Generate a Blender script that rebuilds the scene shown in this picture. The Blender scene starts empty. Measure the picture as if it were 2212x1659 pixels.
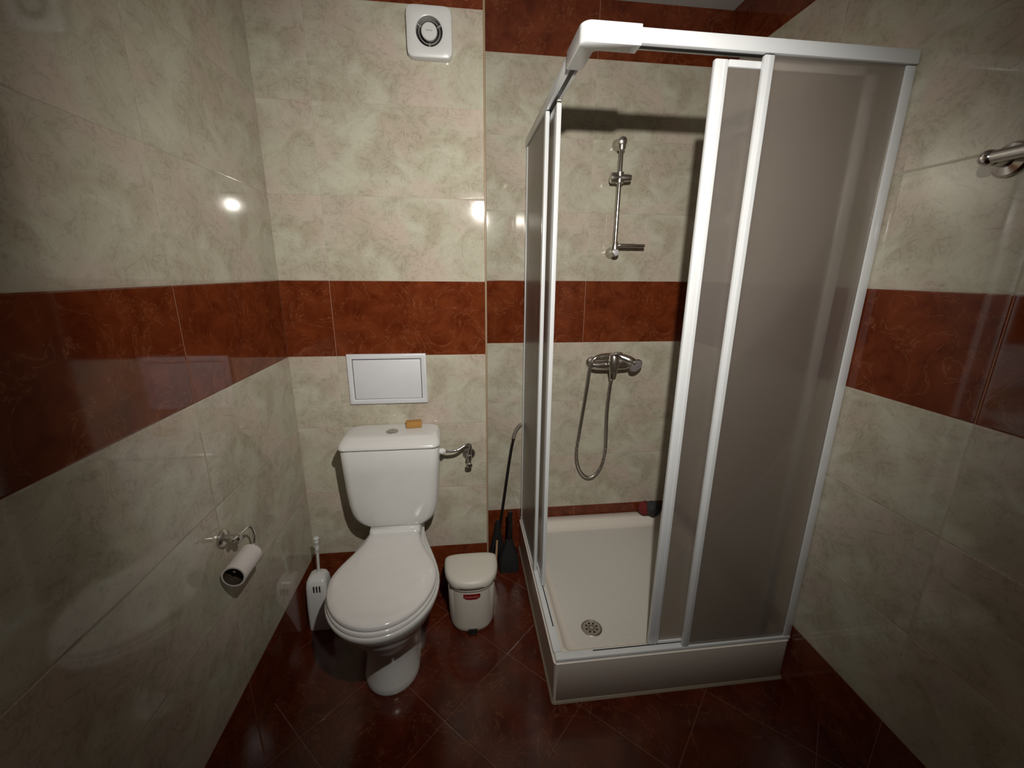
import bpy, bmesh, math, random
from mathutils import Vector, Matrix

random.seed(7)
sc = bpy.context.scene
COL = sc.collection
PI = math.pi

# ------------------------------------------------------------------ camera
def cam_axes(yaw, p, r):
    cy, sy, cp, sp, cr, sr = math.cos(yaw), math.sin(yaw), math.cos(p), math.sin(p), math.cos(r), math.sin(r)
    f = Vector((-sy*cp, cy*cp, sp)); rt = Vector((cy, sy, 0)); up = rt.cross(f)
    return rt*cr + up*sr, -rt*sr + up*cr, f
CAM = Vector((0.6766, -1.7082, 1.4636))
rt, up, fw = cam_axes(-0.1216, -0.2608, 0.009)
cd = bpy.data.cameras.new('camera'); cam = bpy.data.objects.new('camera', cd); COL.objects.link(cam)
M = Matrix((rt, up, -fw)).transposed().to_4x4(); M.translation = CAM
cam.matrix_world = M
cd.sensor_width = 36; cd.lens = 36*902.95/2212; cd.clip_start = 0.02; cd.clip_end = 50
sc.camera = cam

# ------------------------------------------------------------------ light, world, exposure
w = bpy.data.worlds.new('world'); sc.world = w; w.use_nodes = True
w.node_tree.nodes['Background'].inputs[0].default_value = (0, 0, 0, 1)
w.node_tree.nodes['Background'].inputs[1].default_value = 0.0
sc.view_settings.view_transform = 'Standard'; sc.view_settings.look = 'None'
sc.view_settings.exposure = 0.0; sc.view_settings.gamma = 1.0; sc.view_settings.use_curve_mapping = False

LAMP = Vector((0.84, -1.50, 1.89))
ld = bpy.data.lights.new('torch_light', 'SPOT'); lo = bpy.data.objects.new('torch_light', ld); COL.objects.link(lo)
ld.energy = 91; ld.color = (1.0, 0.95, 0.865); ld.shadow_soft_size = 0.013
ld.spot_size = math.radians(119); ld.spot_blend = 1.0
lo.location = LAMP
aim = Vector((0.93, 0.27, 1.24)) - LAMP
lo.rotation_euler = aim.to_track_quat('-Z', 'Y').to_euler()

# ------------------------------------------------------------------ room measures
W = 1.846; D = 0.2743; A = 0.7757; ZC = 2.538; YB = -3.0
ZS, ZB, ZT, TH = 0.2348, 1.1348, 1.4279, 0.300
ZU = ZT + 3*TH

# ------------------------------------------------------------------ materials
def newmat(name):
    m = bpy.data.materials.new(name); m.use_nodes = True
    nt = m.node_tree
    return m, nt, nt.nodes['Principled BSDF']
def simple(name, col, rough=0.4, metal=0.0, spec=0.5, coat=0.0, bump=None):
    m, nt, b = newmat(name)
    n = nt.nodes.new('ShaderNodeTexNoise'); n.inputs['Scale'].default_value = bump[0] if bump else 18
    n.inputs['Detail'].default_value = 4
    tc = nt.nodes.new('ShaderNodeTexCoord'); nt.links.new(tc.outputs['Object'], n.inputs['Vector'])
    mx = nt.nodes.new('ShaderNodeMix'); mx.data_type = 'RGBA'
    mx.inputs[6].default_value = tuple(c*0.94 for c in col)+(1,); mx.inputs[7].default_value = tuple(min(1, c*1.04) for c in col)+(1,)
    nt.links.new(n.outputs['Fac'], mx.inputs[0]); nt.links.new(mx.outputs[2], b.inputs['Base Color'])
    b.inputs['Roughness'].default_value = rough; b.inputs['Metallic'].default_value = metal
    b.inputs['Specular IOR Level'].default_value = spec; b.inputs['Coat Weight'].default_value = coat
    if bump:
        bp = nt.nodes.new('ShaderNodeBump'); bp.inputs['Strength'].default_value = bump[1]; bp.inputs['Distance'].default_value = bump[2]
        nt.links.new(n.outputs['Fac'], bp.inputs['Height']); nt.links.new(bp.outputs['Normal'], b.inputs['Normal'])
    return m

class G:
    """small helper for building node graphs"""
    def __init__(s, nt): s.nt = nt
    def n(s, t): return s.nt.nodes.new(t)
    def l(s, a, b): s.nt.links.new(a, b)
    def math(s, op, a, b=None, c=None):
        m = s.n('ShaderNodeMath'); m.operation = op
        for i, x in enumerate((a, b, c)):
            if x is None: continue
            if isinstance(x, (int, float)): m.inputs[i].default_value = x
            else: s.l(x, m.inputs[i])
        return m.outputs[0]
    def mix(s, f, a, b):
        m = s.n('ShaderNodeMix'); m.data_type = 'RGBA'
        for i, x in ((0, f), (6, a), (7, b)):
            if isinstance(x, (int, float)): m.inputs[i].default_value = x
            elif isinstance(x, tuple): m.inputs[i].default_value = x+(1,)
            else: s.l(x, m.inputs[i])
        return m.outputs[2]
    def noise(s, vec, scale, detail=4, rough=0.5, dist=0.0):
        n = s.n('ShaderNodeTexNoise'); n.inputs['Scale'].default_value = scale; n.inputs['Detail'].default_value = detail
        n.inputs['Roughness'].default_value = rough; n.inputs['Distortion'].default_value = dist
        s.l(vec, n.inputs['Vector']); return n.outputs['Fac']
    def comb(s, x, y, z):
        c = s.n('ShaderNodeCombineXYZ')
        for i, v in enumerate((x, y, z)):
            if isinstance(v, (int, float)): c.inputs[i].default_value = v
            else: s.l(v, c.inputs[i])
        return c.outputs[0]
    def ramp(s, f, stops):
        r = s.n('ShaderNodeValToRGB'); e = r.color_ramp.elements
        e[0].position, e[0].color = stops[0][0], (stops[0][1],)*3+(1,)
        e[1].position, e[1].color = stops[-1][0], (stops[-1][1],)*3+(1,)
        for p, v in stops[1:-1]:
            k = e.new(p); k.color = (v, v, v, 1)
        s.l(f, r.inputs[0]); return r.outputs[0]

def tile_wall(name, axis, off):
    """glazed 60 x 30 marble-look tiles with dark red bands; axis 0 = runs in X, 1 = runs in Y; off = a vertical joint"""
    m, nt, b = newmat(name); g = G(nt)
    tc = g.n('ShaderNodeNewGeometry'); sp = g.n('ShaderNodeSeparateXYZ'); g.l(tc.outputs['Position'], sp.inputs[0])
    u = sp.outputs[axis]; z = sp.outputs[2]
    uu = g.math('DIVIDE', g.math('SUBTRACT', u, off), 0.6)
    iu = g.math('FLOOR', uu); fu = g.math('FRACT', uu)
    # rows, measured down from the band top or the band bottom
    below = g.math('LESS_THAN', z, ZB)
    zz = g.math('SUBTRACT', z, g.math('ADD', g.math('MULTIPLY', below, ZS-ZT), ZT))
    rz = g.math('DIVIDE', zz, TH); iz = g.math('FLOOR', rz); fz = g.math('FRACT', rz)
    band = g.math('MULTIPLY', g.math('GREATER_THAN', z, ZB), g.math('LESS_THAN', z, ZT))
    red = g.math('MAXIMUM', band, g.math('MAXIMUM', g.math('LESS_THAN', z, ZS), g.math('GREATER_THAN', z, ZU)))
    # distance to vertical and horizontal joints
    dv = g.math('MULTIPLY', g.math('MINIMUM', fu, g.math('SUBTRACT', 1.0, fu)), 0.6)
    dh = g.math('MULTIPLY', g.math('MINIMUM', fz, g.math('SUBTRACT', 1.0, fz)), TH)
    for lev in (ZS, ZB, ZT, ZU):
        dh = g.math('MINIMUM', dh, g.math('ABSOLUTE', g.math('SUBTRACT', z, lev)))
    inred = g.math('MULTIPLY', red, g.math('MULTIPLY', g.math('GREATER_THAN', g.math('ABSOLUTE', g.math('SUBTRACT', z, ZT)), .002), 1.0))
    gv = g.math('LESS_THAN', dv, 0.0010); gh = g.math('LESS_THAN', dh, 0.0007)
    grout = g.math('MAXIMUM', gv, gh)
    # the print repeats on every tile, with two variants
    var = g.math('FRACT', g.math('MULTIPLY', g.math('ADD', iu, g.math('MULTIPLY', iz, 1.0)), 0.5))
    lu = g.math('MULTIPLY', fu, 0.6); lz = g.math('MULTIPLY', fz, TH)
    vec = g.comb(g.math('ADD', lu, g.math('MULTIPLY', red, 3.3)), lz, g.math('MULTIPLY', var, 3.0))
    # cream marble
    n1 = g.noise(vec, 7.5, 6, 0.58, 0.6); n2 = g.noise(vec, 15, 6, 0.62, 1.2); n3 = g.noise(vec, 4.2, 3, 0.5)
    c = g.mix(g.ramp(n1, [(.38, 0), (.62, 1)]), (.43, .385, .30), (.54, .53, .43))
    c = g.mix(g.math('MULTIPLY', g.ramp(n3, [(.45, 0), (.6, 1)]), .75), c, (.545, .445, .385))
    v1 = g.math('ABSOLUTE', g.math('SUBTRACT', n2, .5))
    c = g.mix(g.math('MULTIPLY', g.ramp(v1, [(0, 1), (.03, 0)]), g.math('MULTIPLY', g.ramp(n1, [(.42, 1), (.6, .15)]), .48)), c, (.25, .23, .17))
    n4 = g.noise(vec, 9, 5, 0.6, 2.5); v2 = g.math('ABSOLUTE', g.math('SUBTRACT', n4, .47))
    c = g.mix(g.math('MULTIPLY', g.ramp(v2, [(0, 1), (.012, 0)]), .42), c, (.29, .25, .19))
    # red marble
    r1 = g.noise(vec, 12, 8, 0.65, 0.5)
    r = g.mix(g.ramp(r1, [(.3, 0), (.7, 1)]), (.085, .013, .004), (.19, .042, .013))
    rv = g.noise(vec, 7, 6, 0.6, 1.6); v3 = g.math('ABSOLUTE', g.math('SUBTRACT', rv, .5))
    r = g.mix(g.math('MULTIPLY', g.ramp(v3, [(0, 1), (.010, 0)]), .5), r, (.30, .12, .055))
    col = g.mix(red, c, r)
    gcol = g.mix(inred, (.46, .41, .32), (.34, .17, .12))
    gcol = g.mix(g.math('MULTIPLY', gh, g.math('SUBTRACT', 1.0, red)), gcol, (.40, .36, .30))
    col = g.mix(grout, col, gcol)
    g.l(col, b.inputs['Base Color'])
    rr = g.math('ADD', 0.065, g.math('MULTIPLY', grout, 0.5)); g.l(rr, b.inputs['Roughness'])
    b.inputs['Specular IOR Level'].default_value = 0.5
    # every tile lies at a hair's different angle, glaze slightly wavy, joints recessed
    wn = g.n('ShaderNodeTexWhiteNoise'); g.l(g.comb(iu, iz, off), wn.inputs['Vector'])
    vm = g.n('ShaderNodeVectorMath'); vm.operation = 'SUBTRACT'; g.l(wn.outputs['Color'], vm.inputs[0]); vm.inputs[1].default_value = (.5, .5, .5)
    vs = g.n('ShaderNodeVectorMath'); vs.operation = 'SCALE'; g.l(vm.outputs[0], vs.inputs[0]); vs.inputs['Scale'].default_value = 0.004
    va = g.n('ShaderNodeVectorMath'); va.operation = 'ADD'; g.l(vs.outputs[0], va.inputs[0]); g.l(tc.outputs['Normal'], va.inputs[1])
    vn = g.n('ShaderNodeVectorMath'); vn.operation = 'NORMALIZE'; g.l(va.outputs[0], vn.inputs[0])
    wave = g.noise(tc.outputs['Position'], 22, 2)
    edge = g.ramp(g.math('MULTIPLY', g.math('MINIMUM', dv, dh), 200), [(.1, 0), (.8, 1)])
    hgt = g.math('ADD', g.math('MULTIPLY', wave, .12), edge)
    bp = g.n('ShaderNodeBump'); bp.inputs['Strength'].default_value = .35; bp.inputs['Distance'].default_value = .0012
    g.l(hgt, bp.inputs['Height']); g.l(vn.outputs[0], bp.inputs['Normal']); g.l(bp.outputs['Normal'], b.inputs['Normal'])
    return m

def floor_mat():
    m, nt, b = newmat('floor_tiles'); g = G(nt)
    tc = g.n('ShaderNodeNewGeometry'); mp = g.n('ShaderNodeMapping'); g.l(tc.outputs['Position'], mp.inputs['Vector'])
    mp.inputs['Rotation'].default_value = (0, 0, math.radians(45)); mp.inputs['Location'].default_value = (.13, .02, 0)
    sp = g.n('ShaderNodeSeparateXYZ'); g.l(mp.outputs[0], sp.inputs[0])
    f1 = g.math('FRACT', g.math('DIVIDE', sp.outputs[0], .33)); f2 = g.math('FRACT', g.math('DIVIDE', sp.outputs[1], .33))
    d1 = g.math('MINIMUM', f1, g.math('SUBTRACT', 1.0, f1)); d2 = g.math('MINIMUM', f2, g.math('SUBTRACT', 1.0, f2))
    dd = g.math('MULTIPLY', g.math('MINIMUM', d1, d2), .33)
    gr = g.math('LESS_THAN', dd, .0013)
    r1 = g.noise(mp.outputs[0], 10, 8, 0.65, .5)
    r = g.mix(g.ramp(r1, [(.3, 0), (.7, 1)]), (.045, .006, .0025), (.105, .019, .006))
    rv = g.noise(mp.outputs[0], 6, 6, 0.6, 1.6); v3 = g.math('ABSOLUTE', g.math('SUBTRACT', rv, .5))
    r = g.mix(g.math('MULTIPLY', g.ramp(v3, [(0, 1), (.010, 0)]), .4), r, (.24, .10, .05))
    g.l(g.mix(gr, r, (.15, .065, .04)), b.inputs['Base Color'])
    b.inputs['Roughness'].default_value = .16
    bp = g.n('ShaderNodeBump'); bp.inputs['Strength'].default_value = .3; bp.inputs['Distance'].default_value = .001
    g.l(g.ramp(g.math('MULTIPLY', dd, 200), [(.1, 0), (.8, 1)]), bp.inputs['Height']); g.l(bp.outputs['Normal'], b.inputs['Normal'])
    return m

def frosted_mat():
    m = bpy.data.materials.new('frosted_glass'); m.use_nodes = True; nt = m.node_tree; nt.nodes.clear(); g = G(nt)
    out = g.n('ShaderNodeOutputMaterial')
    tc = g.n('ShaderNodeTexCoord'); nz = g.n('ShaderNodeTexNoise'); nz.inputs['Scale'].default_value = 260; nz.inputs['Detail'].default_value = 3
    g.l(tc.outputs['Object'], nz.inputs['Vector'])
    bp = g.n('ShaderNodeBump'); bp.inputs['Strength'].default_value = .25; bp.inputs['Distance'].default_value = .0006; g.l(nz.outputs['Fac'], bp.inputs['Height'])
    ref = g.n('ShaderNodeBsdfRefraction'); ref.inputs['Color'].default_value = (.86, .83, .80, 1); ref.inputs['Roughness'].default_value = .17; ref.inputs['IOR'].default_value = 1.12
    g.l(bp.outputs['Normal'], ref.inputs['Normal'])
    trs = g.n('ShaderNodeBsdfTransparent'); trs.inputs['Color'].default_value = (.93, .90, .86, 1)
    tl = g.n('ShaderNodeBsdfTranslucent'); tl.inputs['Color'].default_value = (.62, .58, .54, 1)
    df = g.n('ShaderNodeBsdfDiffuse'); df.inputs['Color'].default_value = (.52, .49, .475, 1)
    gl = g.n('ShaderNodeBsdfGlossy'); gl.inputs['Roughness'].default_value = .30; gl.inputs['Color'].default_value = (.9, .9, .9, 1)
    m1 = g.n('ShaderNodeMixShader'); m1.inputs[0].default_value = .74; g.l(ref.outputs[0], m1.inputs[1]); g.l(trs.outputs[0], m1.inputs[2])
    m2 = g.n('ShaderNodeMixShader'); m2.inputs[0].default_value = .35; g.l(tl.outputs[0], m2.inputs[1]); g.l(df.outputs[0], m2.inputs[2])
    m3 = g.n('ShaderNodeMixShader'); m3.inputs[0].default_value = .30; g.l(m1.outputs[0], m3.inputs[1]); g.l(m2.outputs[0], m3.inputs[2])
    fr = g.n('ShaderNodeFresnel'); fr.inputs['IOR'].default_value = 1.4; 
    m4 = g.n('ShaderNodeMixShader'); g.l(g.math('MULTIPLY', fr.outputs[0], .6), m4.inputs[0]); g.l(m3.outputs[0], m4.inputs[1]); g.l(gl.outputs[0], m4.inputs[2])
    g.l(m4.outputs[0], out.inputs['Surface'])
    return m

M_CERAMIC = simple('white_ceramic', (.70, .70, .69), .16, 0, .5, 0)
M_PLASTIC = simple('white_plastic', (.70, .71, .71), .28)
M_SEAT = simple('white_seat_plastic', (.73, .715, .71), .13)
M_CREAM = simple('cream_plastic', (.70, .67, .60), .42)
M_ALU = simple('white_aluminium', (.71, .735, .76), .22, 0, .5, .3)
M_CHROME = simple('chrome', (.70, .68, .65), .17, 1.0)
M_CHROMED = simple('worn_chrome', (.60, .575, .54), .30, 1.0)
M_DARK = simple('dark_recess', (.012, .011, .010), .5)
M_BLACK = simple('black_plastic', (.014, .011, .012), .35)
M_BRISTLE = simple('black_bristles', (.010, .009, .010), .8, bump=(180, .8, .004))
M_GREY = simple('grey_plastic', (.20, .17, .15), .4)
M_TAN = simple('tan_wood', (.42, .25, .13), .5)
M_BROWN = simple('brown_sponge', (.43, .22, .055), .85, bump=(120, .7, .003))
M_REDL = simple('red_label', (.42, .012, .018), .4)
M_PINK = simple('pale_lettering', (.75, .38, .38), .4)
M_PAPER = simple('toilet_paper', (.66, .62, .60), .9, bump=(160, .3, .001))
M_CARD = simple('cardboard', (.05, .035, .022), .8)
M_CEIL = simple('ceiling_paint', (.55, .55, .54), .75)
M_PAINT = simple('gray_marks', (.32, .33, .33), .5)
M_TRAY = simple('acrylic_tray', (.78, .73, .66), .24, bump=(70, .0, .001))
M_TEX = simple('acrylic_tray_textured', (.69, .665, .62), .30, bump=(95, .55, .002))
M_SEAL = simple('silicone_seal', (.24, .20, .15), .5)
M_RUBY = simple('dark_red_sponge', (.16, .015, .014), .85, bump=(90, .8, .004))
M_DGREY = simple('dark_grey_mesh', (.035, .035, .038), .8, bump=(110, .9, .004))
M_GLASS = frosted_mat()
M_HATCH = simple('hatch_white', (.68, .69, .73), .35)
M_FLOOR = floor_mat()

# ------------------------------------------------------------------ helpers
def finish(name, bm, mat, parent=None, ang=38, loc=None):
    bmesh.ops.recalc_face_normals(bm, faces=bm.faces)
    me = bpy.data.meshes.new(name); bm.to_mesh(me); bm.free()
    me.materials.append(mat)
    for p in me.polygons: p.use_smooth = True
    me.set_sharp_from_angle(angle=math.radians(ang))
    o = bpy.data.objects.new(name, me); COL.objects.link(o)
    if parent is not None:
        o.parent = parent
        pl = parent
        off = Vector((0, 0, 0))
        while pl is not None: off += pl.location; pl = pl.parent
        me.transform(Matrix.Translation(-off))     # meshes are written in room coordinates
    return o
def thing(name, label, cat, loc, group=None):
    o = bpy.data.objects.new(name, None); COL.objects.link(o); o.location = loc; o.empty_display_size = .05
    o['label'] = label; o['category'] = cat
    if group: o['group'] = group
    return o
def lab(o, text): o['label'] = text; return o
def struct(o): o['kind'] = 'structure'; return o
def box(bm, x0, x1, y0, y1, z0, z1, bev=0.0, seg=2, rot=None):
    r = bmesh.ops.create_cube(bm, size=1)
    vs = r['verts']
    c = Vector(((x0+x1)/2, (y0+y1)/2, (z0+z1)/2)); s = Vector((x1-x0, y1-y0, z1-z0))
    for v in vs: v.co = Vector((v.co.x*s.x, v.co.y*s.y, v.co.z*s.z))
    if bev > 0:
        es = list({e for v in vs for e in v.link_edges})
        rr = bmesh.ops.bevel(bm, geom=es, offset=bev, segments=seg, profile=.5, affect='EDGES')
        vs = list({v for f in rr['faces'] for v in f.verts} | {v for v in vs if v.is_valid})
    for v in vs:
        if rot is not None: v.co = rot @ v.co
        v.co += c
    return vs
def loft(bm, loops, cap0=True, cap1=True, closed=True):
    rings = [[bm.verts.new(p) for p in L] for L in loops]
    n = len(rings[0])
    for a, b2 in zip(rings[:-1], rings[1:]):
        for i in range(n if closed else n-1):
            j = (i+1) % n
            bm.faces.new((a[i], a[j], b2[j], b2[i]))
    if cap0: bm.faces.new(rings[0][::-1])
    if cap1: bm.faces.new(rings[-1])
    return rings
def frame(d):
    d = d.normalized(); a = Vector((0, 0, 1)) if abs(d.z) < .9 else Vector((1, 0, 0))
    x = d.cross(a).normalized(); return x, d.cross(x).normalized()
def lathe(bm, base, axis, prof, n=32):
    """prof: list of (distance along axis, radius)"""
    base = Vector(base); axis = Vector(axis).normalized(); x, y = frame(axis); loops = []
    for h, r in prof:
        r = max(r, 1e-4)
        loops.append([base+axis*h+(x*math.cos(2*PI*i/n)+y*math.sin(2*PI*i/n))*r for i in range(n)])
    loft(bm, loops)
def smooth_path(pts, k=6):
    pts = [Vector(p) for p in pts]; out = []
    for i in range(len(pts)-1):
        p0 = pts[max(i-1, 0)]; p1 = pts[i]; p2 = pts[i+1]; p3 = pts[min(i+2, len(pts)-1)]
        for j in range(k):
            t = j/k
            out.append(.5*((2*p1)+(p2-p0)*t+(2*p0-5*p1+4*p2-p3)*t*t+(3*p1-p0-3*p2+p3)*t**3))
    out.append(pts[-1]); return out
def tube(bm, pts, rad, n=14, smooth=6):
    P = smooth_path(pts, smooth) if smooth else [Vector(p) for p in pts]
    if not callable(rad):
        if isinstance(rad, (list, tuple)):
            rl = list(rad); m = len(rl)-1
            rf = lambda t: rl[min(int(t*m), m-1)]*(1-(t*m-min(int(t*m), m-1)))+rl[min(int(t*m), m-1)+1]*(t*m-min(int(t*m), m-1))
        else: rf = lambda t: rad
    else: rf = rad
    x = None; loops = []
    for i, p in enumerate(P):
        d = (P[min(i+1, len(P)-1)]-P[max(i-1, 0)]).normalized()
        if x is None: x, y = frame(d)
        else:
            x = (x-d*x.dot(d)).normalized(); y = d.cross(x)
        r = rf(i/(len(P)-1))
        loops.append([p+(x*math.cos(2*PI*j/n)+y*math.sin(2*PI*j/n))*r for j in range(n)])
    loft(bm, loops)
def rrect(hx, hz, r, k=6):
    """rounded rectangle outline (2-D, centred)"""
    out = []
    for cx, cz, a0 in ((hx-r, hz-r, 0), (-hx+r, hz-r, PI/2), (-hx+r, -hz+r, PI), (hx-r, -hz+r, 3*PI/2)):
        for i in range(k+1):
            a = a0+PI/2*i/k; out.append((cx+r*math.cos(a), cz+r*math.sin(a)))
    return out

# ------------------------------------------------------------------ the room
T_BACK = tile_wall('tiles_back', 0, 1.267)
T_CIS = tile_wall('tiles_pipe_wall', 0, 0.1807)
T_STEP = tile_wall('tiles_step', 1, 0.2743)
T_LEFT = tile_wall('tiles_left', 1, -0.605)
T_RIGHT = tile_wall('tiles_right', 1, -0.335)
def wallbox(name, mat, *c):
    bm = bmesh.new(); box(bm, *c); return struct(finish(name, bm, mat))
wallbox('floor', M_FLOOR, -.1, W+.1, YB-.1, D+.1, -.1, 0)
wallbox('ceiling', M_CEIL, -.1, W+.1, YB-.1, D+.1, ZC, ZC+.1)
wallbox('wall_left', T_LEFT, -.1, 0, YB, D, 0, ZC)
wallbox('wall_right', T_RIGHT, W, W+.1, YB, D, 0, ZC)
wallbox('wall_back', T_BACK, A, W+.1, D, D+.1, 0, ZC)
wallbox('wall_front', T_CIS, -.1, W+.1, YB-.1, YB, 0, ZC)
o = wallbox('wall_pipe_box', T_CIS, 0, A, 0, D+.1, 0, ZC)
o.data.materials.append(T_STEP)
for p in o.data.polygons:
    if abs(p.normal.x) > .9: p.material_index = 1
bm = bmesh.new()
lathe(bm, (A+.0012, .0016, .001), (0, 0, 1), [(0, .0042), (ZC-.002, .0042)], 16)
struct(finish('trim_1', bm, simple('corner_trim_beige', (.36, .27, .18), .3)))  # beige kept dark: the shaded side of the trim is put into its colour

# ------------------------------------------------------------------ toilet
TX = .390
def egg(z, W_, yf, yb, wb, yc, n=28, p=2.0, cx=TX):
    """outline: flat back at yb with half width wb, widest W_ at yc, rounded front at yf"""
    R = []
    for i in range(n+1):                                    # front, right to left
        a = PI*i/n; ca, sa = math.cos(a), math.sin(a)
        R.append((W_*math.copysign(abs(ca)**(2/p), ca), yc+(yf-yc)*abs(sa)**(2/p)))
    m = 10; L = []
    for i in range(1, m+1):
        t = i/m; s = .5-.5*math.cos(PI*t); s = s**.9
        L.append((-(W_+(wb-W_)*s), yc+(yb-yc)*t))
    Rt = [(-x, y) for x, y in L[::-1]]
    pts = R+L+[(-wb*.9, yb+.006), (0, yb+.008), (wb*.9, yb+.006)]+Rt
    return [Vector((cx+x, y, z)) for x, y in pts]
t = thing('toilet', 'white close-coupled toilet with closed lid and cistern against the tiled wall', 'toilet', (TX, -.3, 0))
bm = bmesh.new()
prof = [(0.0, .098, -.512, -.10, .085, -.40), (.012, .100, -.517, -.10, .086, -.40), (.03, .096, -.512, -.10, .085, -.40),
        (.09, .089, -.500, -.10, .08, -.39), (.15, .089, -.500, -.09, .08, -.39), (.20, .100, -.520, -.08, .085, -.40),
        (.25, .128, -.560, -.07, .09, -.41), (.30, .155, -.605, -.06, .098, -.42), (.35, .176, -.640, -.05, .103, -.43),
        (.385, .187, -.659, -.045, .106, -.435), (.402, .190, -.664, -.045, .106, -.435), (.408, .185, -.659, -.047, .103, -.435)]
loft(bm, [egg(*q) for q in prof])
bowl = finish('bowl', bm, M_CERAMIC, t, 60)
bm = bmesh.new()       # the raised shelf the cistern stands on
sh = []
for z, hx, yf in ((.40, .104, -.205), (.425, .103, -.200), (.445, .101, -.19), (.455, .098, -.182)):
    sh.append([Vector((TX+x, (yf-.03)/2+y, z)) for x, y in rrect(hx, (-.03-yf)/2, .022)])
loft(bm, sh); finish('cistern_shelf', bm, M_CERAMIC, t, 60)
bm = bmesh.new()
loft(bm, [egg(.4082, .180, -.656, -.19, .10, -.435), egg(.410, .184, -.660, -.188, .104, -.435), egg(.420, .184, -.660, -.188, .104, -.435), egg(.4235, .180, -.656, -.19, .10, -.435)])
finish('seat', bm, M_SEAT, t, 50)
bm = bmesh.new()
loft(bm, [egg(.4245, .176, -.650, -.188, .10, -.435), egg(.4275, .181, -.655, -.186, .103, -.435), egg(.437, .181, -.655, -.186, .103, -.435),
          egg(.442, .177, -.651, -.188, .10, -.435), egg(.4455, .160, -.632, -.196, .09, -.435), egg(.4475, .11, -.57, -.23, .06, -.43), egg(.448, .04, -.48, -.32, .03, -.42)])
lid = finish('lid', bm, M_SEAT, t, 50)
for s in (-1, 1):
    bm = bmesh.new(); lathe(bm, (TX+s*.075-.018, -.184, .432), (1, 0, 0), [(0, .009), (.002, .011), (.034, .011), (.036, .009)], 16)
    finish('hinge', bm, M_SEAT, t)
# cistern body: lofted downwards, curved flanks, rounded lower corners
def cis(z, hx, yf, r=.035, yb=-.012):
    return [Vector((TX+x, (yf+yb)/2+y, z)) for x, y in rrect(hx, (yb-yf)/2, r)]
bm = bmesh.new()
loft(bm, [cis(.452, .100, -.150, .03), cis(.455, .116, -.158, .03), cis(.465, .134, -.163), cis(.480, .150, -.167), cis(.500, .162, -.170), cis(.525, .170, -.173), cis(.56, .1755, -.176),
          cis(.62, .180, -.180), cis(.70, .1845, -.183), cis(.80, .188, -.186), cis(.8045, .185, -.183)])
finish('cistern', bm, M_CERAMIC, t, 60)
bm = bmesh.new()
def cl(z, hx, yf, r=.03, bow=0.0):
    L = cis(z, hx, yf, r, -.008)
    for v in L:
        k = 1-((v.x-TX)/hx)**2
        if v.y < -.10: v.y -= bow*k
    return L
loft(bm, [cl(.806, .188, -.184, bow=.01), cl(.8075, .193, -.189, bow=.013), cl(.812, .194, -.190, bow=.013), cl(.822, .191, -.181, bow=.010),
          cl(.832, .184, -.163, bow=.006), cl(.838, .180, -.150, bow=.004), cl(.841, .174, -.140, bow=.002), cl(.842, .15, -.12)])
cisl = finish('cistern_lid', bm, M_CERAMIC, t, 60)
bm = bmesh.new(); lathe(bm, (.392, -.092, .8421), (0, 0, 1), [(0, .024), (.003, .024), (.005, .0215), (.0052, .0205), (.0045, .019), (.006, .013), (.0064, 0)], 40)
box(bm, .3915, .3925, -.113, -.071, .847, .8488)
finish('flush_button', bm, M_CHROMED, cisl, 30)

# sponge on the cistern
bm = bmesh.new(); R_ = Matrix.Rotation(math.radians(7), 3, 'Z')
vs = box(bm, .441, .504, -.0615, -.0255, .8425, .868, .004, 2, R_)
o = finish('sponge', bm, M_BROWN); o['label'] = 'small brown rectangular sponge lying on top of the toilet cistern'; o['category'] = 'sponge'

# water valve and braided hose
t = thing('water_supply_valve', 'chrome angle valve on the tiled wall with a hose to the toilet cistern', 'valve', (.697, 0, .69))
bm = bmesh.new(); lathe(bm, (.697, -.0005, .695), (0, -1, 0), [(0, .027), (.006, .027), (.010, .023), (.011, .012), (.05, .011), (.055, .009)], 32); finish('wall_flange', bm, M_CHROMED, t)
bm = bmesh.new(); lathe(bm, (.697, -.046, .706), (0, 0, -1), [(0, .010), (.02, .011), (.03, .0085), (.042, .0085)], 20)
finish('valve_body', bm, M_CHROMED, t)
bm = bmesh.new(); lathe(bm, (.697, -.046, .668), (0, -.4, -1), [(0, .010), (.003, .0135), (.014, .0145), (.018, .012), (.019, 0)], 20); finish('valve_knob', bm, M_CHROME, t)
bm = bmesh.new(); tube(bm, [(.597, -.075, .742), (.622, -.072, .738), (.650, -.066, .740), (.680, -.056, .754), (.697, -.048, .757), (.7035, -.046, .745), (.699, -.046, .722), (.697, -.046, .700)], lambda s: .0068 if int(s*60) % 2 else .0060, 14, 8)
finish('hose', bm, M_CHROME, t)
bm = bmesh.new(); lathe(bm, (.5762, -.076, .742), (1, 0, 0), [(0, .0125), (.006, .0125), (.008, .014), (.016, .014), (.018, .010), (.024, .008)], 18); lab(finish('white_nut', bm, M_PLASTIC, t), 'white plastic nut at the cistern end')

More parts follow.
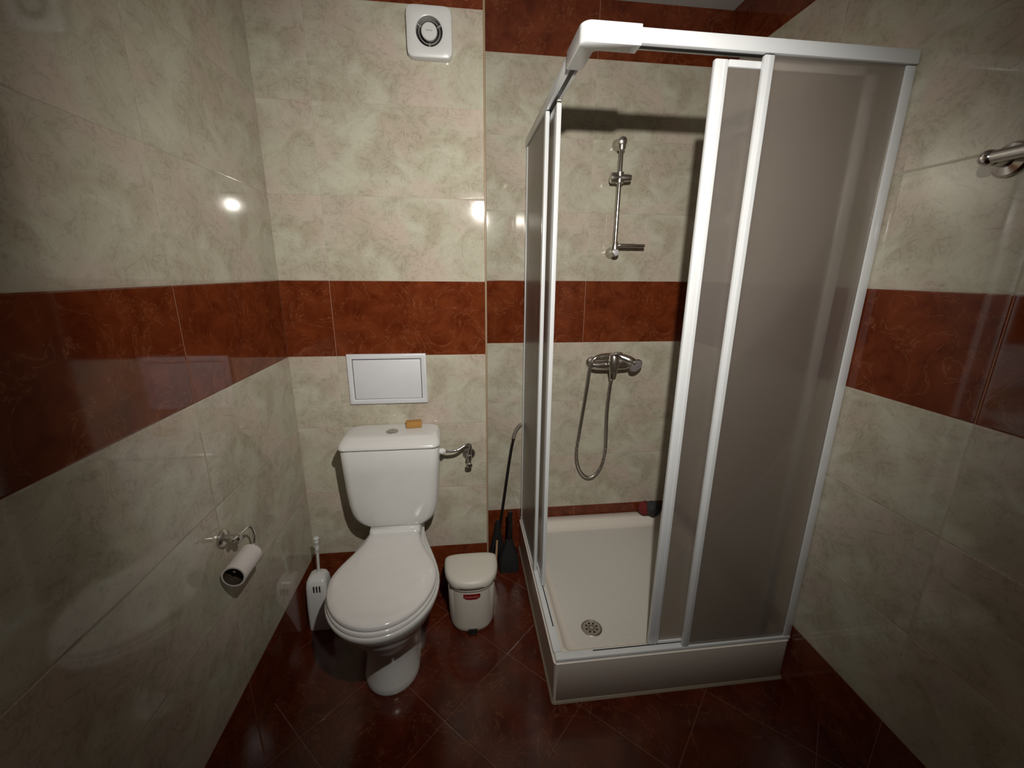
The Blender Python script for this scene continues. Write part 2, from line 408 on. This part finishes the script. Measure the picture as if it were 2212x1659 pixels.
# inspection hatch
t = thing('inspection_hatch', 'white rectangular plastic inspection hatch in the tiles above the cistern', 'hatch', (.375, 0, .935))
def ring(bm, x0, x1, z0, z1, wd, y0, y1):
    o1 = [(x0, z0), (x1, z0), (x1, z1), (x0, z1)]; i1 = [(x0+wd, z0+wd), (x1-wd, z0+wd), (x1-wd, z1-wd), (x0+wd, z1-wd)]
    e = .002
    prof_ = [(0, y0), (0, y1+e), (.15, y1), (.85, y1), (1, y1+e), (1, y0)]
    loops = [[Vector((a[0]+(b[0]-a[0])*s, y, a[1]+(b[1]-a[1])*s)) for a, b in zip(o1, i1)] for s, y in prof_]
    loft(bm, loops, False, False)
bm = bmesh.new(); ring(bm, .219, .530, .935, 1.143, .020, -.0005, -.011); finish('frame', bm, M_HATCH, t)
bm = bmesh.new(); box(bm, .2415, .5075, -.0085, -.0005, .9565, 1.1195, .0015); finish('door', bm, M_HATCH, t)
bm = bmesh.new(); box(bm, .2385, .5105, -.003, -.0004, .9545, 1.1235); finish('gap', bm, M_DARK, t)

# extractor fan
t = thing('extractor_fan', 'square white extractor fan high on the wall above the toilet', 'extractor fan', (.592, 0, 2.165))
FX, FZ, FR = .5915, 2.2425, .0445
bm = bmesh.new()
n = 48
def sqloop(h, r, y):       # rounded square sampled by angle so that it lofts to a circle
    out = []
    for i in range(n):
        a = 2*PI*i/n+PI/n; c, s_ = math.cos(a), math.sin(a)
        # rounded-square radius through superellipse
        q = 9.0
        k = (abs(c)**q+abs(s_)**q)**(-1/q)
        out.append(Vector((FX+c*k*h, y, FZ+s_*k*h)))
    return out
def ciloop(r, y, cx=FX, cz=FZ): return [Vector((cx+r*math.cos(2*PI*i/n+PI/n), y, cz+r*math.sin(2*PI*i/n+PI/n))) for i in range(n)]
loft(bm, [sqloop(.0765, 0, -.0005), sqloop(.0765, 0, -.018), sqloop(.0745, 0, -.025), sqloop(.069, 0, -.028), ciloop(FR+.003, -.0285), ciloop(FR, -.027), ciloop(FR, -.006)], False, False)
finish('cover', bm, M_PLASTIC, t, 40)
bm = bmesh.new(); lathe(bm, (FX, -.004, FZ), (0, -1, 0), [(0, .0443), (.0015, .0443)], 40); finish('duct_opening', bm, M_DARK, t)
bm = bmesh.new()
loft(bm, [ciloop(.036, -.014), ciloop(.0365, -.022), ciloop(.0345, -.0235), ciloop(.0338, -.022), ciloop(.0335, -.014)], False, False)
for k in range(3):
    a = PI/2+2*PI*k/3+PI/3
    c, s_ = math.cos(a), math.sin(a); rot = Matrix.Rotation(-a, 3, 'Y')
    box(bm, FX+c*.0385-.008, FX+c*.0385+.008, -.019, -.010, FZ+s_*.0385-.0018, FZ+s_*.0385+.0018, 0, 2, rot)
finish('grille_ring', bm, simple('fan_grey', (.36, .34, .32), .4), t)
bm = bmesh.new(); lathe(bm, (FX, -.010, FZ-.001), (0, -1, 0), [(0, .024), (.012, .0265), (.019, .0265), (.022, .024), (.0225, .0)], 40)
hub = finish('hub_cap', bm, M_PLASTIC, t)
bm = bmesh.new()
for i, x in enumerate((-.009, -.0045, 0, .0045, .009)):
    box(bm, FX+x-.0014, FX+x+.0014, -.0333, -.0324, FZ-.0015, FZ+.0022)
finish('lettering', bm, M_PAINT, hub)

# ------------------------------------------------------------------ toilet brush (left of the toilet)
t = thing('toilet_brush', 'white plastic toilet brush in a tall holder in the corner left of the toilet', 'toilet brush', (.056, -.15, 0))
bm = bmesh.new()
def hb(z, hx, hy, r=.016, cy=-.148): return [Vector((.058+x, cy+y, z)) for x, y in rrect(hx, hy, r)]
loft(bm, [hb(.001, .044, .042), hb(.01, .045, .043), hb(.10, .0445, .042), hb(.20, .042, .039, cy=-.146), hb(.224, .039, .036, cy=-.143), hb(.238, .032, .029, cy=-.138), hb(.244, .020, .018, .010, cy=-.133)])
h = finish('holder', bm, M_PLASTIC, t, 50)
for k in range(3):
    bm = bmesh.new(); x = .052+k*.0115
    box(bm, x-.0022, x+.0022, -.1874, -.180, .186, .212); finish('vent_slot', bm, M_DARK, h)
bm = bmesh.new()
def hr(s):
    if s < .42: return .0055+.001*s
    q = (s-.42)/.58
    return .0075+.0014*math.sin(q*PI*7)+.0012*q
tube(bm, [(.060, -.134, .240), (.066, -.138, .33), (.070, -.142, .40), (.071, -.143, .412)], lambda s: hr(s)*(1 if s < .97 else .6), 16, 14)
finish('handle', bm, M_PLASTIC, t, 70)

# ------------------------------------------------------------------ toilet roll holder on the left wall
t = thing('toilet_roll_holder', 'chrome toilet roll holder with a curved arm on the left tiled wall', 'toilet roll holder', (0, -.60, .74))
bm = bmesh.new(); lathe(bm, (.0005, -.605, .740), (1, 0, 0), [(0, .026), (.006, .026), (.011, .022), (.014, .012), (.038, .010), (.046, .012), (.05, .008)], 32); finish('wall_mount', bm, M_CHROMED, t)
bm = bmesh.new(); tube(bm, [(.044, -.635, .752), (.044, -.615, .748), (.044, -.580, .742), (.044, -.552, .738), (.044, -.533, .722), (.044, -.526, .700), (.044, -.532, .676), (.044, -.546, .665), (.044, -.60, .665), (.044, -.652, .665)], .0035, 12, 8)
lathe(bm, (.044, -.640, .7535), (0, 1, -.12), [(0, .003), (.002, .0055), (.006, .0055), (.009, .0035)], 12)
finish('arm', bm, M_CHROME, t)
bm = bmesh.new()
cx, cz = .044, .655; n = 32
def rl(r, y): return [Vector((cx+r*math.cos(2*PI*i/n), y, cz+r*math.sin(2*PI*i/n))) for i in range(n)]
loft(bm, [rl(.0265, -.560), rl(.031, -.560), rl(.031, -.660), rl(.0265, -.660)], False, False)
rt_ = thing('toilet_roll', 'nearly used up white toilet roll hanging on the chrome holder', 'toilet roll', (.044, -.6, .655))
finish('paper', bm, M_PAPER, rt_, 50)
bm = bmesh.new(); loft(bm, [rl(.0263, -.5605), rl(.0248, -.5605), rl(.0248, -.6595), rl(.0263, -.6595), rl(.0263, -.5605)], False, False); finish('cardboard_core', bm, M_CARD, rt_, 50)

# ------------------------------------------------------------------ pedal bin
t = thing('pedal_bin', 'small cream plastic pedal bin with red label between toilet and shower', 'bin', (.695, -.20, 0))
def dsh(z, hx, yf, yb, cx=.695, n=22, p=2.6):
    out = []; yc = yb-.045
    for i in range(n+1):
        a = PI*i/n; ca, sa = math.cos(a), math.sin(a)
        out.append(Vector((cx+hx*math.copysign(abs(ca)**(2/p), ca), yc+(yf-yc)*abs(sa)**(2/p), z)))
    for i in range(1, n):
        a = PI+PI*i/n; ca, sa = math.cos(a), math.sin(a); q = 4
        out.append(Vector((cx+hx*math.copysign(abs(ca)**(2/q), ca), yc+(yb-yc)*abs(sa)**(2/q), z)))
    return out
bm = bmesh.new(); loft(bm, [dsh(.001, .080, -.262, -.13), dsh(.004, .088, -.270, -.122), dsh(.014, .094, -.276, -.116), dsh(.03, .097, -.279, -.113), dsh(.225, .101, -.281, -.110), dsh(.2285, .097, -.276, -.114)])
body = finish('body', bm, M_CREAM, t, 50)
bm = bmesh.new(); loft(bm, [dsh(.214, .1015, -.2815, -.1095), dsh(.216, .1055, -.287, -.106), dsh(.228, .1065, -.289, -.105), dsh(.231, .1015, -.283, -.110)]); finish('rim', bm, M_CREAM, body, 50)
bm = bmesh.new(); loft(bm, [dsh(.2315, .108, -.290, -.104), dsh(.2335, .1125, -.295, -.100), dsh(.247, .1135, -.297, -.099), dsh(.259, .111, -.294, -.102), dsh(.266, .104, -.285, -.110), dsh(.2695, .09, -.268, -.122), dsh(.271, .05, -.22, -.15)]); finish('lid', bm, M_CREAM, t, 60)
bm = bmesh.new()
def front_y(x, z, hx=.100, yf=-.2805, p=2.6):
    yc = -.155; c = min(.999, abs((x-.695)/hx))
    return yc+(yf-yc)*(1-c**p)**(1/p)
def curved(bm, x0, x1, zf0, zf1, out_, nx=14):
    a, b_ = [], []
    for i in range(nx+1):
        x = x0+(x1-x0)*i/nx; y = front_y(x, 0)-out_
        a.append(bm.verts.new((x, y, zf0(x)))); b_.append(bm.verts.new((x, y, zf1(x))))
    f = [bm.faces.new((a[i], a[i+1], b_[i+1], b_[i])) for i in range(nx)]
    bmesh.ops.solidify(bm, geom=f, thickness=.0006)
curved(bm, .660, .729, lambda x: .174+.009*abs((x-.6945)/.0345)**4, lambda x: .2, .0012)
l_ = finish('label', bm, M_REDL, body)
bm = bmesh.new()
for i in range(9):
    x = .668+i*.0066; h_ = .0075 if i % 3 else .010
    curved(bm, x-.0018, x+.0018, lambda q: .1825, lambda q: .1825+h_, .0020, 1)
finish('lettering', bm, M_PINK, l_)
bm = bmesh.new(); box(bm, .677, .715, -.2835, -.268, .0008, .024, .001); finish('pedal_slot', bm, M_DARK, body)
bm = bmesh.new(); box(bm, .681, .711, -.288, -.268, .0035, .008, .0015); finish('pedal', bm, M_BLACK, t)

# ------------------------------------------------------------------ shower tray
SX0, SX1, SY0, SY1 = .963, W-.002, -.6085, D-.002
t = thing('shower_tray', 'square white acrylic shower tray standing in the right hand corner', 'shower tray', ((SX0+SX1)/2, (SY0+SY1)/2, 0))
cx, cy, hx, hy = (SX0+SX1)/2, (SY0+SY1)/2, (SX1-SX0)/2, (SY1-SY0)/2
def tl_(z, ins, r): return [Vector((cx+x, cy+y, z)) for x, y in rrect(hx-ins, hy-ins, r, 8)]
bm = bmesh.new()
loft(bm, [tl_(.010, .006, .012), tl_(.012, .004, .012), tl_(.168, .002, .014), tl_(.1745, .001, .014), tl_(.177, .004, .014), tl_(.1768, .045, .02), tl_(.1735, .052, .025), tl_(.150, .062, .03), tl_(.142, .072, .035), tl_(.139, .09, .05)], True, False)
rim = finish('rim', bm, M_TRAY, t, 50)
bm = bmesh.new()
loft(bm, [tl_(.139, .0895, .05), tl_(.1375, .16, .06), tl_(.136, .30, .04)], False, True)
finish('basin', bm, M_TEX, t, 50)
bm = bmesh.new(); loft(bm, [tl_(.0008, -.002, .012), tl_(.0085, .002, .012), tl_(.0105, .006, .012)], False, False); lab(finish('seal', bm, M_SEAL, t), 'dark brown sealant strip along the foot of the tray')
dr = (1.150, -.438, .1378)
bm = bmesh.new(); lathe(bm, dr, (0, 0, 1), [(0, .040), (.002, .040), (.004, .037), (.0042, .034), (.003, .033), (.0032, 0)], 40); d_ = finish('drain', bm, M_CHROMED, t)
bm = bmesh.new()
for k in range(8):
    a = 2*PI*k/8+.2
    for rr_, wd in ((.011, .0025), (.021, .0042)):
        lathe(bm, (dr[0]+rr_*math.cos(a), dr[1]+rr_*math.sin(a), dr[2]+.0032), (0, 0, 1), [(0, wd), (.0006, wd)], 14)
finish('drain_holes', bm, M_DARK, d_)

# ------------------------------------------------------------------ shower enclosure
t = thing('shower_enclosure', 'square corner shower enclosure of white frames with frosted sliding panels, doors open', 'shower enclosure', (cx, cy, .177))
ZR0, ZR1, ZL = 1.983, 2.016, .178
yf = SY0+.002                       # outer faces
xs = SX0+.004
DEP = .036
def bar(name, parent, *c, bev=.003, mat=None):
    bm = bmesh.new(); box(bm, *c, bev); return finish(name, bm, mat or M_ALU, parent)
r = bar('top_rail', t, xs+.10, SX1-.001, yf, yf+DEP, ZR0, ZR1-.001)
bar('track_groove', r, xs+.10, SX1-.002, yf+.012, yf+.024, ZR0-.0012, ZR0+.001, bev=0, mat=M_DARK)
r = bar('top_rail', t, xs, xs+DEP, yf+.10, SY1-.001, ZR0, ZR1-.001)
bar('track_groove', r, xs+.012, xs+.024, yf+.10, SY1-.002, ZR0-.0012, ZR0+.001, bev=0, mat=M_DARK)
# moulded corner piece, L shaped with a rounded outside corner
bm = bmesh.new()
def Lshape(z, g_):
    x0, y0, e = xs-.003+g_, yf-.003+g_, .14
    x1, y1 = xs+DEP+.003-g_, yf+DEP+.003-g_
    pts = [(xs+e, y0)]
    out = [(xs+e, y0), (xs+e, y1)]
    for i in range(5):
        a = PI*1.5-PI/2*i/4; out.append((x1+.012+.012*math.cos(a-PI), y1+.012+.012*math.sin(a-PI)))
    out = [(xs+e, y0), (xs+e, y1), (x1+.012, y1), (x1+.0035, y1+.0035), (x1, y1+.012), (x1, yf+e), (x0, yf+e)]
    rr2 = .024
    for i in range(8):
        a = PI+PI/2*i/7; out.append((x0+rr2+rr2*math.cos(a), y0+rr2+rr2*math.sin(a)))
    return [Vector((x, y, z)) for x, y in out]
loft(bm, [Lshape(ZR0-.006, .002), Lshape(ZR0-.004, 0), Lshape(ZR1+.001, 0), Lshape(ZR1+.004, .002)])
finish('corner_connector', bm, M_ALU, t, 40)
r = bar('bottom_rail', t, xs+.004, SX1-.001, yf+.002, yf+DEP-.004, ZL, ZL+.014)
bar('track_groove', r, xs+.14, SX1-.002, yf+.022, yf+.026, ZL+.013, ZL+.0146, bev=0, mat=M_DARK)
r = bar('bottom_rail', t, xs+.002, xs+DEP-.004, yf+.035, SY1-.001, ZL, ZL+.014)
bar('track_groove', r, xs+.022, xs+.026, yf+.14, SY1-.002, ZL+.013, ZL+.0146, bev=0, mat=M_DARK)
bar('wall_profile', t, SX1-.028, SX1-.0005, yf+.004, yf+DEP, ZL+.0145, ZR0-.0015)
bar('wall_profile', t, xs+.004, xs+DEP, SY1-.028, SY1-.0005, ZL+.0145, ZR0-.0015)
# fixed panels (outer track)
def panel(name, x0, x1, y0, y1, z0, z1):
    bm = bmesh.new(); box(bm, x0, x1, y0, y1, z0, z1); return finish(name, bm, M_GLASS, t)
fz0, fz1 = ZL+.0155, ZR0-.002
FXE = 1.424
p = panel('fixed_panel', FXE+.018, SX1-.029, yf+.008, yf+.011, fz0, fz1)
bm = bmesh.new(); box(bm, FXE, FXE+.026, yf+.002, yf+.0165, fz0, fz1, .003); box(bm, FXE+.009, FXE+.017, yf+.0005, yf+.003, fz0+.002, fz1-.002, .001)
finish('stile', bm, M_ALU, p)
SYE = -.166
p = panel('fixed_panel', xs+.008, xs+.011, SYE+.018, SY1-.029, fz0, fz1)
bm = bmesh.new(); box(bm, xs+.002, xs+.0165, SYE, SYE+.026, fz0, fz1, .003)
finish('stile', bm, M_ALU, p)
# sliding doors (inner track)
DXE, DXT = 1.306, 1.722
p = panel('sliding_door', DXE+.03, DXT+.02, yf+.025, yf+.028, fz0+.006, fz1-.024)
lab(p, 'frosted door slid to the right behind the fixed front panel')
bm = bmesh.new(); box(bm, DXE, DXE+.036, yf+.0185, yf+.0345, fz0+.004, fz1-.008, .004); box(bm, DXE+.022, DXE+.028, yf+.017, yf+.019, fz0+.006, fz1-.01, .001)
finish('leading_stile', bm, M_ALU, p)
bm = bmesh.new(); box(bm, DXT, DXT+.028, yf+.0125, yf+.0345, fz0+.004, fz1-.022, .003); finish('trailing_stile', bm, M_ALU, p)
bm = bmesh.new(); box(bm, DXE+.0365, DXT+.0-.001, yf+.0195, yf+.0335, fz1-.024, fz1-.008, .002); finish('top_edge', bm, M_ALU, p)
bm = bmesh.new(); box(bm, DXE+.0365, DXT-.001, yf+.0195, yf+.0335, fz0+.004, fz0+.014, .002); finish('bottom_edge', bm, M_ALU, p)
SDE, SDT = -.262, .16
p = panel('sliding_door', xs+.025, xs+.028, SDE+.02, SDT+.02, fz0+.006, fz1-.024)
lab(p, 'frosted door slid back beside the narrow side panel')
bm = bmesh.new(); box(bm, xs+.0185, xs+.0345, SDE, SDE+.032, fz0+.004, fz1-.008, .003); finish('leading_stile', bm, M_ALU, p)
bm = bmesh.new(); box(bm, xs+.0185, xs+.0345, SDT, SDT+.026, fz0+.004, fz1-.022, .003); finish('trailing_stile', bm, M_ALU, p)
bm = bmesh.new(); box(bm, xs+.0195, xs+.0335, SDE+.0325, SDT-.001, fz1-.024, fz1-.008, .002); finish('top_edge', bm, M_ALU, p)
bm = bmesh.new(); box(bm, xs+.0195, xs+.0335, SDE+.0325, SDT-.001, fz0+.004, fz0+.014, .002); finish('bottom_edge', bm, M_ALU, p)
for yy in (SDE+.006, SDT+.012):
    bm = bmesh.new(); lathe(bm, (xs+.019, yy, fz1-.001), (1, 0, 0), [(0, .006), (.001, .008), (.012, .008), (.013, .006)], 16); finish('roller', bm, M_CHROMED, p)

# ------------------------------------------------------------------ riser rail
BX = 1.377; BY = D-.058
t = thing('shower_riser_rail', 'chrome vertical riser rail with slider and soap arm on the tiled back wall', 'shower rail', (BX, D, 1.56))
bm = bmesh.new(); tube(bm, [(BX, BY, 1.565), (BX, BY, 2.005)], .0095, 20, 0); finish('rail', bm, M_CHROME, t)
for z, nm in ((2.008, 'upper_bracket'), (1.556, 'lower_bracket')):
    bm = bmesh.new()
    lathe(bm, (BX, D-.0005, z), (0, -1, 0), [(0, .024), (.005, .025), (.012, .022), (.022, .017), (.045, .017), (.062, .0185), (.072, .017), (.076, .011), (.077, .0)], 32)
    s_ = 1 if z < 1.7 else -1
    lathe(bm, (BX, BY, z), (0, 0, s_), [(-.008, .014), (.0, .018), (.02, .0175), (.032, .0155), (.046 if s_ > 0 else .034, .0125)], 28)
    b_ = finish(nm, bm, M_CHROMED, t)
    if z < 1.7:
        bm = bmesh.new(); lathe(bm, (BX, BY-.0185, z-.002), (0, -1, 0), [(0, .0135), (.003, .0135), (.005, .010), (.0055, 0)], 24); lab(finish('end_cap', bm, simple('grey_cap', (.55, .55, .56), .35), b_), 'pale grey round cap')
bm = bmesh.new()
lathe(bm, (BX, BY, 1.843), (0, 0, 1), [(0, .013), (.002, .0175), (.045, .0175), (.047, .013)], 24)
lathe(bm, (BX-.042, BY+.004, 1.866), (1, -.12, 0), [(0, .014), (.004, .0215), (.022, .022), (.032, .017), (.05, .0165), (.07, .016), (.088, .0135), (.092, .012), (.092, .008)], 28)
finish('slider', bm, M_CHROMED, t)
bm = bmesh.new(); box(bm, BX+.012, BX+.138, BY-.014, BY+.012, 1.578, 1.594, .006, 3); finish('soap_arm', bm, M_CHROME, t)

# ------------------------------------------------------------------ mixer, hose and handset
MX = 1.394; MZ = 1.045; MY = D-.062
t = thing('shower_mixer', 'chrome shower mixer with hose loop and handset resting on it, on the back wall', 'shower mixer', (MX, D, MZ))
bm = bmesh.new()
lathe(bm, (MX-.098, MY, MZ-.012), (1, 0, 0), [(0, .012), (.006, .019), (.03, .0235), (.08, .025), (.12, .025), (.17, .0235), (.19, .019), (.196, .012)], 32)
for s_ in (-1, 1):
    lathe(bm, (MX+s_*.075, D-.0005, MZ-.012), (0, -1, 0), [(0, .030), (.004, .031), (.010, .027), (.013, .017), (.05, .017)], 32)
body = finish('body', bm, M_CHROME, t)
bm = bmesh.new()
lathe(bm, (MX, MY-.042, MZ-.045), (0, 0, 1), [(0, .010), (.004, .017), (.02, .021), (.05, .0235), (.085, .0235), (.092, .020)], 32)
box(bm, MX-.019, MX+.019, MY-.100, MY-.020, MZ+.046, MZ+.058, .005, 3, Matrix.Rotation(math.radians(-16), 3, 'X'))
finish('lever', bm, M_CHROMED, t)
HY = MY-.020
bm = bmesh.new(); lathe(bm, (MX, MY-.030, MZ-.042), (0, 0, -1), [(0, .010), (.002, .0125), (.02, .0115), (.035, .008)], 20); finish('hose_nut', bm, M_CHROME, t)
hp = [(MX, MY-.030, MZ-.068), (MX-.002, MY-.022, .93), (MX+.000, MY, .80), (MX+.008, MY+.012, .67), (MX+.012, MY+.02, .575), (MX+.004, MY+.028, .50), (MX-.018, MY+.03, .448),
      (MX-.055, MY+.03, .418), (MX-.094, MY+.03, .432), (MX-.126, MY+.028, .485), (MX-.140, MY+.024, .565), (MX-.134, MY+.012, .68), (MX-.122, MY, .82), (MX-.113, MY-.012, .94), (MX-.105, HY+.004, 1.035), (MX-.092, HY, 1.066)]
bm = bmesh.new(); tube(bm, hp, lambda s: .0086 if int(s*330) % 2 else .0076, 12, 22); finish('hose', bm, M_CHROMED, t, 60)
bm = bmesh.new(); tube(bm, [(MX-.093, HY, 1.064), (MX-.078, HY+.002, 1.074), (MX-.045, HY+.014, 1.078), (MX, HY+.022, 1.078), (MX+.045, HY+.012, 1.073), (MX+.082, HY-.002, 1.060), (MX+.108, HY-.006, 1.044)], [.009, .0105, .0125, .014, .017, .021, .021], 18, 8)
lathe(bm, (MX+.112, HY+.012, 1.040), (.30, -1, -.42), [(-.006, .012), (.004, .026), (.014, .034), (.022, .036), (.025, .034)], 32)
hs = finish('handset', bm, M_CHROMED, t, 50)
bm = bmesh.new(); nv = Vector((.30, -1, -.42)).normalized(); lathe(bm, Vector((MX+.112, HY+.012, 1.040))+nv*.0252, nv, [(0, .032), (.0015, .031), (.002, .004), (.0025, 0)], 32); lab(finish('spray_face', bm, simple('spray_grey', (.30, .27, .28), .45), hs), 'grey plastic spray face')

# ------------------------------------------------------------------ mop, brush and stick in the gap
t = thing('long_handled_mop', 'slim black pole with grey bent tip leaning in the gap beside the shower', 'mop', (.84, .20, 0))
bm = bmesh.new(); tube(bm, [(.842, .222, .055), (.874, .228, .30), (.908, .235, .56), (.9285, .243, .668)], .0072, 14, 4); finish('pole', bm, M_BLACK, t)
bm = bmesh.new(); tube(bm, [(.926, .242, .655), (.931, .244, .680), (.943, .247, .705), (.958, .248, .724), (.965, .248, .728)], [.0088, .0092, .0088, .0082, .007], 14, 6); lab(finish('grip', bm, M_GREY, t), 'bent grey grip at the top of the pole')
bm = bmesh.new(); loft(bm, [[Vector((.842+x, .222+y, z)) for x, y in rrect(a_, b_, r_)] for z, a_, b_, r_ in ((.001, .040, .020, .012), (.03, .038, .018, .012), (.08, .030, .015, .012), (.14, .018, .013, .01), (.20, .010, .010, .008))])
finish('mop_head', bm, M_BRISTLE, t, 60)
t = thing('black_scrubbing_brush', 'stout black brush with a flared dark head standing behind the pedal bin', 'brush', (.895, .16, 0))
bm = bmesh.new(); tube(bm, [(.896, .140, .13), (.899, .150, .22), (.901, .160, .292)], [.016, .0125, .0125], 18, 4); finish('socket', bm, M_BLACK, t)
bm = bmesh.new(); loft(bm, [[Vector((c_+x, .125+y, z)) for x, y in rrect(a_, b_, r_)] for z, a_, b_, r_, c_ in ((.001, .050, .055, .02, .890), (.05, .050, .050, .02, .890), (.08, .043, .042, .02, .890), (.11, .030, .03, .02, .892), (.15, .018, .02, .016, .895))])
finish('head', bm, M_BRISTLE, t, 60)
bm = bmesh.new(); tube(bm, [(.812, .030, .004), (.822, .07, .10), (.830, .10, .172)], [.0065, .006, .005], 12, 3)
o = finish('wooden_stick', bm, M_TAN); o['label'] = 'short tan wooden stick leaning in the gap just behind the pedal bin'; o['category'] = 'stick'

# ------------------------------------------------------------------ bath puffs on the tray's back corner
def blob(name, parent, c, r, mat, seed, squash=(1, 1, 1), amp=.16):
    rnd = random.Random(seed); bm = bmesh.new(); bmesh.ops.create_icosphere(bm, subdivisions=4, radius=1)
    dirs = [Vector((rnd.uniform(-1, 1), rnd.uniform(-1, 1), rnd.uniform(-1, 1))).normalized() for _ in range(26)]
    for v in bm.verts:
        n_ = v.co.normalized(); d = max(n_.dot(q) for q in dirs); k = 1-amp*2+amp*2*d**3
        v.co = Vector((n_.x*squash[0], n_.y*squash[1], n_.z*squash[2]))*r*k+Vector(c)
    return finish(name, bm, mat, parent, 80)
t = thing('bath_sponge', 'dark grey and red scrunched bath sponge on the back edge of the shower tray', 'sponge', (1.67, .23, .18))
blob('grey_puff', t, (1.690, .214, .224), .047, M_DGREY, 3, (1.05, .8, .95))
blob('red_puff', t, (1.652, .228, .222), .043, M_RUBY, 5, (.95, .75, 1.0))

# ------------------------------------------------------------------ towel bar on the right wall
t = thing('towel_rail', 'chrome towel rail with round base on the right tiled wall', 'towel rail', (W, -.86, 1.705))
for y in (-.862, -1.40):
    bm = bmesh.new(); lathe(bm, (W-.0005, y, 1.704), (-1, 0, 0), [(0, .034), (.005, .035), (.012, .031), (.016, .016), (.045, .013)], 32); b_ = finish('wall_mount', bm, M_CHROME, t)
    bm = bmesh.new(); bmesh.ops.create_uvsphere(bm, u_segments=20, v_segments=14, radius=.0165)
    for v in bm.verts: v.co += Vector((W-.056, y+.004, 1.706))
    finish('ball_joint', bm, M_CHROME, b_)
bm = bmesh.new(); tube(bm, [(W-.056, -.862, 1.706), (W-.056, -1.40, 1.706)], .0125, 20, 0); finish('bar', bm, M_CHROMED, t)
